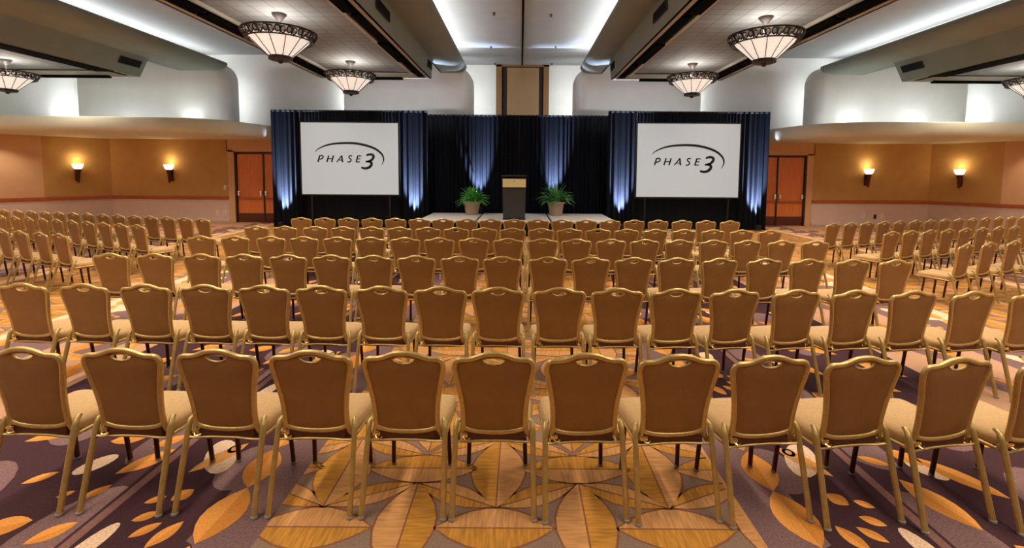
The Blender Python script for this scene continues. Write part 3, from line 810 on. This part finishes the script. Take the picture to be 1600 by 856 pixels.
chair0 = None
NAMES = {'A': 'nearest row', 'B': 'second row from the camera', 'C': 'third row from the camera', 'D': 'fourth row from the camera', 'E': 'fifth row from the camera', 'F': 'row closest to the stage'}
SIDE = {'L1': ('nearest row of the left side block', 'left'), 'L2': ('middle row of the left side block', 'left'), 'L3': ('rear row of the left side block', 'left'),
        'R1': ('nearest row of the right side block', 'right'), 'R2': ('middle row of the right side block', 'right'), 'R3': ('rear row of the right side block', 'right')}
def put_chair(x, y, yaw, label, group):
    global chair0
    rz = -R(yaw)
    if chair0 is None:
        chair0 = make_chair('banquet_chair', label); chair0.location = (x, y, 0); chair0.rotation_euler = (0, 0, rz); chair0['group'] = group
    else: dup(chair0, (x, y, 0), rz, label, group)
for k, L in ROWS.items():
    n = len(L)
    if k in NAMES:
        for i, (x, y, a) in enumerate(L):
            j = random.uniform(-1.2, 1.2)
            put_chair(x, y, a+j, 'gold framed banquet chair, %s from left in the %s' % (ORD[i], NAMES[k]), 'banquet chairs in the '+NAMES[k])
    else:
        nm, sd = SIDE[k]
        LL = L[::-1] if sd == 'left' else L
        for i, (x, y, a) in enumerate(LL):
            j = random.uniform(-1.5, 1.5)
            put_chair(x, y, a+j+(6 if sd == 'left' else -6), 'angled banquet chair, %s from the aisle in the %s' % (ORD[i], nm), 'banquet chairs in the '+nm)

# ------------------------------------------------------------------ stage
def riser(x0, x1, label):
    o = thing('stage_platform', label, 'stage platform', ((x0+x1)/2, 15.4, 0), 0, 'stage platforms')
    hx = (x1-x0)/2; hy = 1.42
    mb = MB(); mb.rbox(-hx, hx, -hy, hy, .40, .45, .008); mb.build('deck', M['deck'], o, False)
    mb = MB()
    n = 60
    for (px, py, qx, qy) in ((-hx+.03, -hy+.03, hx-.03, -hy+.03),):
        vs = []
        for i in range(n+1):
            t = i/n; yy = py+.012*math.sin(t*n*1.1)
            vs += [(px+(qx-px)*t, yy, .005), (px+(qx-px)*t, yy, .40)]
        N = len(vs); vs += [(v[0], v[1]+.02, v[2]) for v in vs]
        mb.add(vs, [(2*i, 2*i+2, 2*i+3, 2*i+1) for i in range(n)]+[(N+2*i, N+2*i+2, N+2*i+3, N+2*i+1) for i in range(n)])
    mb.build('skirt', M['drape'], o)
    for sx in (-1, 1):
        for sy in (-1, 1):
            mb = MB(); mb.tube([(sx*(hx-.12), sy*(hy-.15), 0), (sx*(hx-.12), sy*(hy-.15), .41)], .02, 8); mb.build('leg', M['iron'], o)
riser(-3.10, -1.36, 'left grey carpeted stage platform under the left potted plant')
riser(-1.30, .90, 'middle grey carpeted stage platform under the lectern')
riser(.96, 2.90, 'right grey carpeted stage platform under the right potted plant')

# lectern
le = thing('lectern', 'charcoal lectern with a gold front panel standing on the stage', 'lectern', (-.19, 14.68, .45))
mb = MB()
def frustum(mb, z0, z1, w0, w1, d0, d1, yo0=0, yo1=0):
    vs = [(-w0, -d0+yo0, z0), (w0, -d0+yo0, z0), (w0, d0+yo0, z0), (-w0, d0+yo0, z0), (-w1, -d1+yo1, z1), (w1, -d1+yo1, z1), (w1, d1+yo1, z1), (-w1, d1+yo1, z1)]
    mb.add(vs, [(0, 3, 2, 1), (4, 5, 6, 7), (0, 1, 5, 4), (1, 2, 6, 5), (2, 3, 7, 6), (3, 0, 4, 7)])
frustum(mb, .06, 1.0, .335, .355, .20, .22); mb.build('body', M['lectern'], le, False)
mb = MB(); mb.rbox(-.345, .345, -.22, .22, 0, .07, .01); mb.build('base', M['black'], le, False)
mb = MB(); frustum(mb, 1.0, 1.27, .36, .37, .22, .25); mb.build('head', M['lectern'], le, False)
mb = MB(); mb.add([(-.385, -.27, 1.34), (.385, -.27, 1.34), (.385, .28, 1.25), (-.385, .28, 1.25), (-.385, -.27, 1.375), (.385, -.27, 1.375), (.385, .28, 1.285), (-.385, .28, 1.285)],
                  [(0, 3, 2, 1), (4, 5, 6, 7), (0, 1, 5, 4), (1, 2, 6, 5), (2, 3, 7, 6), (3, 0, 4, 7)]); mb.build('reading_top', M['lectern'], le, False)
mb = MB(); mb.rbox(-.352, .352, -.262, -.238, 1.005, 1.26, .006); sgn = mb.build('front_panel', M['sign'], le, False)
mb = MB(); mb.lathe([(.022, 0), (.022, .006), (.01, .009)], 16); em = mb.build('emblem', M['pot'], sgn); em.rotation_euler = (PI/2, 0, 0); em.location = (0, -.262, 1.19)

# potted plants
def plant(x, y, label, sx, hgt, seed, green):
    rnd = random.Random(seed)
    o = thing('potted_plant', label, 'plant', (x, y, .45), 0, 'potted plants on the stage')
    mb = MB(); mb.lathe([(.20, 0), (.215, .01), (.27, .38), (.275, .39), (.305, .395), (.31, .46), (.295, .47), (.275, .465), (.265, .42), (.03, .42)], 28)
    p = mb.build('pot', M['pot'], o, ang=40)
    mb = MB(); mb.lathe([(.02, .425), (.268, .425)], 20, caps=False); mb.build('soil', M['soil'], o)
    mb = MB()
    for i in range(95):
        az = rnd.uniform(0, 2*PI); L = rnd.uniform(.42, .70)*hgt; el = rnd.uniform(.25, 1.45); wd = rnd.uniform(.03, .055)
        r0 = rnd.uniform(0, .16)
        p = Vector((r0*math.cos(az+1), r0*math.sin(az+1), .43)); d = Vector((math.cos(az)*math.cos(el)*sx, math.sin(az)*math.cos(el), math.sin(el)))
        side = Vector((-math.sin(az), math.cos(az), 0)); vs = []; n = 7
        for k in range(n+1):
            t = k/n; ww = wd*math.sin(PI*min(1, .12+.88*t)**.8)+.004 if t < 1 else .002
            up = side.cross(d).normalized()
            if up.z < 0: up = -up
            vs += [p-side*ww+up*ww*.25, p-up*.004, p+side*ww+up*ww*.25]
            p = p+d*(L/n); d = (d+Vector((0, 0, -.16-.12*t))).normalized()
        mb.add(vs, [(3*k+a, 3*k+a+1, 3*k+a+4, 3*k+a+3) for k in range(n) for a in (0, 1)])
    lf = mb.build('foliage', green, o, ang=80)
    md = lf.modifiers.new('thickness', 'SOLIDIFY'); md.thickness = .003
plant(-1.66, 16.25, 'bright green leafy plant in a clay pot left of the lectern', .95, .95, 3, M['leaf'])
M['leaf2'] = mat('blue_green_leaf', srgb(84,152,88), .45, 0, .35, 6)
plant(1.22, 16.2, 'wider spreading green plant in a clay pot right of the lectern', 1.25, 1.05, 11, M['leaf2'])

# ------------------------------------------------------------------ drapes and screens
def pleats(mb, x0, x1, y, z0, z1, lam, amp, seed, th=.012):
    rnd = random.Random(seed); n = max(24, int((x1-x0)/lam*14)); ph = rnd.uniform(0, 6)
    rows = (0, .25, .6, 1)
    vs = []; per = len(rows)
    sx = [rnd.uniform(.55, 1.35) for _ in range(200)]
    for i in range(n+1):
        x = x0+(x1-x0)*i/n
        q = (x-x0)/lam
        for r in rows:
            a = amp*sx[int(q) % 200]*(1.1-.35*r)
            yy = y-a*math.sin(2*PI*q+ph+.5*math.sin(q*1.7)+.35*r*math.sin(q*.9))
            vs.append((x+.02*math.sin(q*2.3)*(1-r)*0, yy, z0+(z1-z0)*r))
    N = len(vs)
    vs += [(v[0], v[1]+th, v[2]) for v in vs]
    fs = []
    for i in range(n):
        for k in range(per-1):
            a = i*per+k; fs.append((a, a+per, a+per+1, a+1)); fs.append((N+a, N+a+1, N+a+per+1, N+a+per))
    for k in (0, per-1):
        for i in range(n):
            a = i*per+k; fs.append((a, a+per, N+a+per, N+a))
    for i in (0, n):
        for k in range(per-1):
            a = i*per+k; fs.append((a, a+1, N+a+1, N+a))
    mb.add(vs, fs)
def drape(x0, x1, y, z0, z1, label, group, seed, lam=.16, amp=.05, name='drape_panel', cat='drape'):
    cx = (x0+x1)/2
    o = thing(name, label, cat, (cx, y, z0 if name == 'screen_valance' else 0), 0, group)
    zo = z0 if name == 'screen_valance' else 0
    mb = MB(); pleats(mb, x0-cx, x1-cx, 0, z0-zo+.004, z1-zo, lam, amp, seed); mb.build('cloth', M['drape'], o, ang=80)
    mb = MB(); mb.tube([(x0-cx, .006, z1-zo-.03), (x1-cx, .006, z1-zo-.03)], .022, 8); mb.build('top_rail', M['black'], o)
YS = 16.0
SC = []
def screen_block(s, x0, x1, a, b, zb, zt, nm, ztop):
    """drapes around one projection screen; a..b is the white picture"""
    li = 'outer' if s < 0 else 'inner'; ri = 'inner' if s < 0 else 'outer'
    drape(x0, a-.03, YS, 0, ztop, 'pleated navy drape left of the %s screen' % nm, 'drapes beside the screens', 5+s)
    drape(b+.03, x1, YS, 0, ztop, 'pleated navy drape right of the %s screen' % nm, 'drapes beside the screens', 9+s)
    drape(a-.025, b+.025, YS, zt-.03, ztop, 'black valance above the %s screen' % nm, 'screen valances', 13+s, .11, .02, 'screen_valance', 'valance')
    drape(a-.14, b+.14, YS+.11, 0, zb+.10, 'black skirt below the %s screen' % nm, 'screen skirts', 17+s, .3, .012, 'screen_skirt', 'skirt')
    q_ = 15.68/16.0; a *= q_; b *= q_; zb = 1.93+(zb-1.93)*q_; zt = 1.93+(zt-1.93)*q_
    cx = (a+b)/2; w2 = (b-a)/2; h2 = (zt-zb)/2; cz = (zt+zb)/2
    o = thing('projection_screen', 'white projection screen with black lettering between the %s drapes' % nm, 'screen', (cx, YS-.35, 0), 0, 'projection screens')
    mb = MB(); mb.box(-w2, w2, 0, .012, zb, zt); surf = mb.build('picture', M['screen'], o, False)
    mb = MB(); f = .045
    mb.box(-w2-f, w2+f, .012, .05, zt, zt+f); mb.box(-w2-f, w2+f, .012, .05, zb-f, zb); mb.box(-w2-f, -w2, .012, .05, zb, zt); mb.box(w2, w2+f, .012, .05, zb, zt)
    mb.build('frame', M['black'], o, False)
    for sx in (-1, 1):
        mb = MB(); mb.box(sx*(w2-.3)-.02, sx*(w2-.3)+.02, .03, .07, 0, zb-f); mb.box(sx*(w2-.3)-.03, sx*(w2-.3)+.03, -.03, .09, 0, .03); mb.build('leg', M['black'], o, False)
    # lettering: coordinates in photo-crop units, 11.43 per px, picture 152 x 111 px
    k = (b-a)/151.5/11.43
    def L(u, v): return ((u+108)*k-w2, -.004, zt-(v+204)*k*1.0)
    def stroke(mb, pts, w0, w1=None, wm=None, caps=True):
        """flat pen stroke with varying width"""
        n = len(pts); vs = []
        for i, p in enumerate(pts):
            q = Vector(pts[min(i+1, n-1)])-Vector(pts[max(i-1, 0)]); q.normalize(); nr = Vector((-q.y, q.x)); t = i/(n-1)
            wd = (w0+((w1 if w1 is not None else w0)-w0)*t) if wm is None else wm(t)
            for sg in (1, -1): vs.append((p[0]+nr.x*wd*.72*sg, p[1]+nr.y*wd*.72*sg))
        F = [L(*v) for v in vs]; N = len(F); G = [(x, y+.004, z) for x, y, z in F]
        fs = [(2*i, 2*i+1, 2*i+3, 2*i+2) for i in range(n-1)]+[(N+2*i, N+2*i+2, N+2*i+3, N+2*i+1) for i in range(n-1)]
        fs += [(2*i, 2*i+2, N+2*i+2, N+2*i) for i in range(n-1)]+[(2*i+1, N+2*i+1, N+2*i+3, 2*i+3) for i in range(n-1)]
        mb.add(F+G, fs)
    def spl(pts, n=6):
        out = []
        P = [pts[0]]+list(pts)+[pts[-1]]
        for i in range(1, len(P)-2):
            for j in range(n):
                t = j/n; p0, p1, p2, p3 = P[i-1], P[i], P[i+1], P[i+2]
                out.append(tuple(.5*(2*p1[d]+(p2[d]-p0[d])*t+(2*p0[d]-5*p1[d]+4*p2[d]-p3[d])*t*t+(-p0[d]+3*p1[d]-3*p2[d]+p3[d])*t**3) for d in (0, 1)))
        out.append(pts[-1]); return out
    mb = MB()
    stroke(mb, [(187, 495), (222, 378)], 17); stroke(mb, spl([(216, 384), (262, 379), (283, 396), (272, 424), (238, 442), (208, 440)]), 15)      # P
    mb.build('letter', M['ink'], surf, False)
    mb = MB(); stroke(mb, [(347, 495), (382, 376)], 17); stroke(mb, [(433, 495), (468, 376)], 17); stroke(mb, [(366, 434), (452, 434)], 12)      # H
    mb.build('letter', M['ink'], surf, False)
    mb = MB(); stroke(mb, [(522, 495), (616, 376)], 13); stroke(mb, [(614, 376), (628, 495)], 19); stroke(mb, [(560, 456), (622, 456)], 11)      # A
    mb.build('letter', M['ink'], surf, False)
    mb = MB(); stroke(mb, spl([(800, 384), (770, 378), (744, 396), (752, 422), (776, 440), (780, 466), (756, 488), (716, 488)]), 15)             # S
    mb.build('letter', M['ink'], surf, False)
    mb = MB(); stroke(mb, [(870, 494), (905, 376)], 17); stroke(mb, [(900, 383), (970, 383)], 13); stroke(mb, [(886, 434), (948, 434)], 12); stroke(mb, [(872, 488), (938, 488)], 13)   # E
    mb.build('letter', M['ink'], surf, False)
    mb = MB(); stroke(mb, spl([(1054, 374), (1100, 356), (1160, 358), (1184, 386), (1164, 436), (1112, 470), (1040, 484)]), 0, wm=lambda t: 20+12*math.sin(PI*t))
    stroke(mb, spl([(1060, 480), (1120, 484), (1146, 512), (1132, 556), (1080, 594), (1016, 602), (962, 586)]), 0, wm=lambda t: 22+12*math.sin(PI*t))
    mb.build('numeral', M['ink'], surf, False)
    mb = MB(); stroke(mb, spl([(138, 312), (210, 254), (330, 202), (480, 168), (700, 154), (900, 164), (1080, 202), (1230, 262), (1330, 346), (1364, 430), (1352, 490), (1322, 552)], 8), 0,
                      wm=lambda t: 3+25*math.sin(PI*min(1, t*1.02))**.8)
    mb.build('arc', M['ink'], surf, False)
screen_block(-1, -8.35, -3.12, -7.36, -4.11, 1.13, 3.52, 'left', 3.94)
screen_block(1, 2.93, 8.32, 3.91, 7.34, 1.11, 3.56, 'right', 3.97)
for i in range(4):
    a = -3.45+i*1.70; b = a+1.695
    drape(a, b, 17.05, 0, 3.94, 'black rear drape behind the stage, %s of four from the left' % ORD[i], 'rear drapes behind the stage', 30+i, .15, .045)

# uplights -----------------------------------------------------------
def uplight(x, y, z, tx, ty, pw, label, ang=40):
    o = thing('uplight', label, 'uplight', (x, y, z), 0, 'uplights washing the drapes')
    mb = MB(); mb.lathe([(.055, .05), (.075, .06), (.08, .17), (.085, .19), (.075, .20)], 16); hs = mb.build('housing', M['black'], o)
    mb = MB(); mb.lathe([(.005, .196), (.074, .196)], 16, caps=False); mb.build('lens', M['led'], hs)
    mb = MB(); mb.tube([(-.10, 0, .01), (-.10, 0, .12)], .008, 6); mb.tube([(.10, 0, .01), (.10, 0, .12)], .008, 6); mb.box(-.11, .11, -.05, .05, 0, .015); mb.box(-.10, -.07, -.012, .012, .10, .125); mb.box(.07, .10, -.012, .012, .10, .125)
    mb.build('bracket', M['black'], o)
    spot('uplight_lamp', (x, y, z+.215), (tx, ty, z+1.7), pw, (.55, .68, 1.0), R(ang), .9, .03)
UW = 7500
uplight(-8.0, 15.74, 0, -7.85, 16.05, UW, 'small black uplight at the outer drape of the left screen')
uplight(-3.55, 15.74, 0, -3.6, 16.05, UW, 'small black uplight at the inner drape of the left screen')
uplight(3.35, 15.74, 0, 3.4, 16.05, UW, 'small black uplight at the inner drape of the right screen')
uplight(7.95, 15.74, 0, 7.85, 16.05, UW, 'small black uplight at the outer drape of the right screen')
uplight(-1.42+.0, 16.62, .45, -1.50, 17.05, UW*.8, 'small black uplight on the stage behind the left plant')
uplight(1.13, 16.62, .45, 1.2, 17.05, UW*.8, 'small black uplight on the stage behind the right plant')

# ------------------------------------------------------------------ sconces
def sconce(x, y, rz, label):
    o = thing('wall_sconce', label, 'sconce', (x, y, 0), rz, 'wall sconces')
    mb = MB(); mb.rbox(-.06, .06, -.02, 0, 1.5, 1.95, .02); mb.build('back_plate', M['bronze'], o)
    mb = MB(); mb.lathe([(.012, 1.44), (.03, 1.46), (.045, 1.6), (.06, 1.78), (.10, 1.90), (.12, 1.92)], 16, (0, -.14, 0)); mb.tube([(0, -.01, 1.7), (0, -.13, 1.7)], .02, 8)
    mb.build('torch_arm', M['bronze'], o)
    mb = MB(); mb.lathe([(.09, 1.92), (.13, 1.98), (.165, 2.10), (.155, 2.105), (.09, 1.99), (.02, 1.96)], 20, (0, -.14, 0)); mb.build('glass_bowl', M['flame'], o)
    c, s_ = math.cos(rz), math.sin(rz)
    point('sconce_lamp', (x+.20*s_, y-.20*c, 2.28), 6, (1, .80, .50), .08)
sconce(-12.78, DW, 0, 'torch shaped sconce glowing on the wall left of the left doors')
sconce(12.66, DW, 0, 'torch shaped sconce glowing on the wall right of the right doors')
def on_seg(p, q, t): return (p[0]+(q[0]-p[0])*t, p[1]+(q[1]-p[1])*t)
p = on_seg((-16.1, 16.0), (-15.0, DW), .48); sconce(p[0], p[1], math.atan2(1.4, 1.1), 'torch shaped sconce glowing on the angled wall at far left')
p = on_seg((15.0, DW), (16.0, 15.75), .45); sconce(p[0], p[1], math.atan2(-1.65, 1.0), 'torch shaped sconce glowing on the angled wall at far right')

# ------------------------------------------------------------------ chandeliers
def make_chandelier(name, label):
    t = thing(name, label, 'chandelier', (0, 0, 0), 0, 'ceiling chandeliers')
    # origin at the tile ceiling
    mb = MB(); mb.lathe([(.14, 0), (.14, -.02), (.09, -.08), (.035, -.15), (.022, -.17), (.022, -.34), (.014, -.38), (.014, -.46)], 20); mb.build('canopy', M['stemmetal'], t, ang=40)
    mb = MB()
    mb.lathe([(.675, -.355), (.705, -.355), (.71, -.385), (.675, -.39), (.675, -.355)], 48, caps=False)
    mb.lathe([(.60, -.52), (.63, -.52), (.635, -.537), (.60, -.542), (.60, -.52)], 48, caps=False)
    for k in range(3):
        a = k*2*PI/3; mb.tube([(0, 0, -.375), (.69*math.cos(a), .69*math.sin(a), -.375)], .012, 6)
    rg = mb.build('ring', M['iron'], t, ang=40)
    mb = MB(); n = 20
    for k in range(n):            # S scrolls of the openwork band
        a0 = k*2*PI/n
        for sg in (-1, 1):
            pts = []
            for i in range(15):
                u = i/14*2*PI*.92
                rr = .048*(1-.35*i/14)
                a = a0+sg*.085+rr*math.cos(u)/.68
                z = -.452+.062*math.sin(u*sg)*(1-.25*i/14)
                g = (-.39-z)/.13
                r = .69-.07*max(0, min(1, g))
                pts.append((r*math.cos(a), r*math.sin(a), z))
            mb.tube(pts, .0135, 5)
        a = a0+.157
        mb.tube([(.69*math.cos(a), .69*math.sin(a), -.385), (.615*math.cos(a), .615*math.sin(a), -.53)], .013, 5)
    mb.build('scroll_band', M['iron'], t, ang=60)
    mb = MB(); mb.lathe([(.565, -.47), (.53, -.53), (.36, -.70), (.20, -.85), (.16, -.88), (.10, -.90), (.02, -.905)], 40, caps=False); mb.build('glass_shade', M['lamp'], t, ang=40)
    for k in range(12):
        a = k*2*PI/12+.13; c, s_ = math.cos(a), math.sin(a)
        mb = MB(); mb.tube([(.615*c, .615*s_, -.53), (.545*c, .545*s_, -.535), (.368*c, .368*s_, -.705), (.207*c, .207*s_, -.855)], .008, 5)
        mb.build('rib', M['iron'], t, ang=60)
    mb = MB(); mb.lathe([(.19, -.83), (.222, -.84), (.222, -.90), (.19, -.915), (.06, -.925), (.05, -.95), (.025, -.975), (.005, -.98)], 24, caps=False); mb.build('finial', M['iron'], t, ang=40)
    return t
ch = None
for x, y, lab in ((-4.86, 9.75, 'large bowl chandelier with scroll ring, nearer one left of the middle bay'), (-4.9, 13.85, 'large bowl chandelier with scroll ring, farther one left of the middle bay'),
                  (4.9, 9.75, 'large bowl chandelier with scroll ring, nearer one right of the middle bay'), (4.92, 13.85, 'large bowl chandelier with scroll ring, farther one right of the middle bay'),
                  (-14.85, 13.9, 'bowl chandelier cut by the left edge of the view'), (14.85, 13.9, 'bowl chandelier cut by the right edge of the view')):
    if ch is None: ch = make_chandelier('chandelier', lab); ch.location = (x, y, ZT)
    else: dup(ch, (x, y, ZT), 0, lab)
for sx in (-14.85, -4.88, 4.9, 14.85):
    for yy in (1.55, 5.65, 9.75, 13.87):
        point('chandelier_lamp', (sx, yy, ZT-.40), CH_W, (1, .95, .88), .18)
# added downward room fill along the dark tray slots, no fixtures there
for sx, xi, xo in ((-1, 2.9, 6.6), (1, 2.9, 6.55), (-1, 12.3, 17.2), (1, 12.3, 17.2)):
    for x in (xi+.33, xo-.28):
        area('tray_fill', (sx*x, 6.0, ZE-.03), (0, 0, 0), .22, 17.5, FILL_W, (1, .86, .68), R(130))
    x = (xi+xo)/2
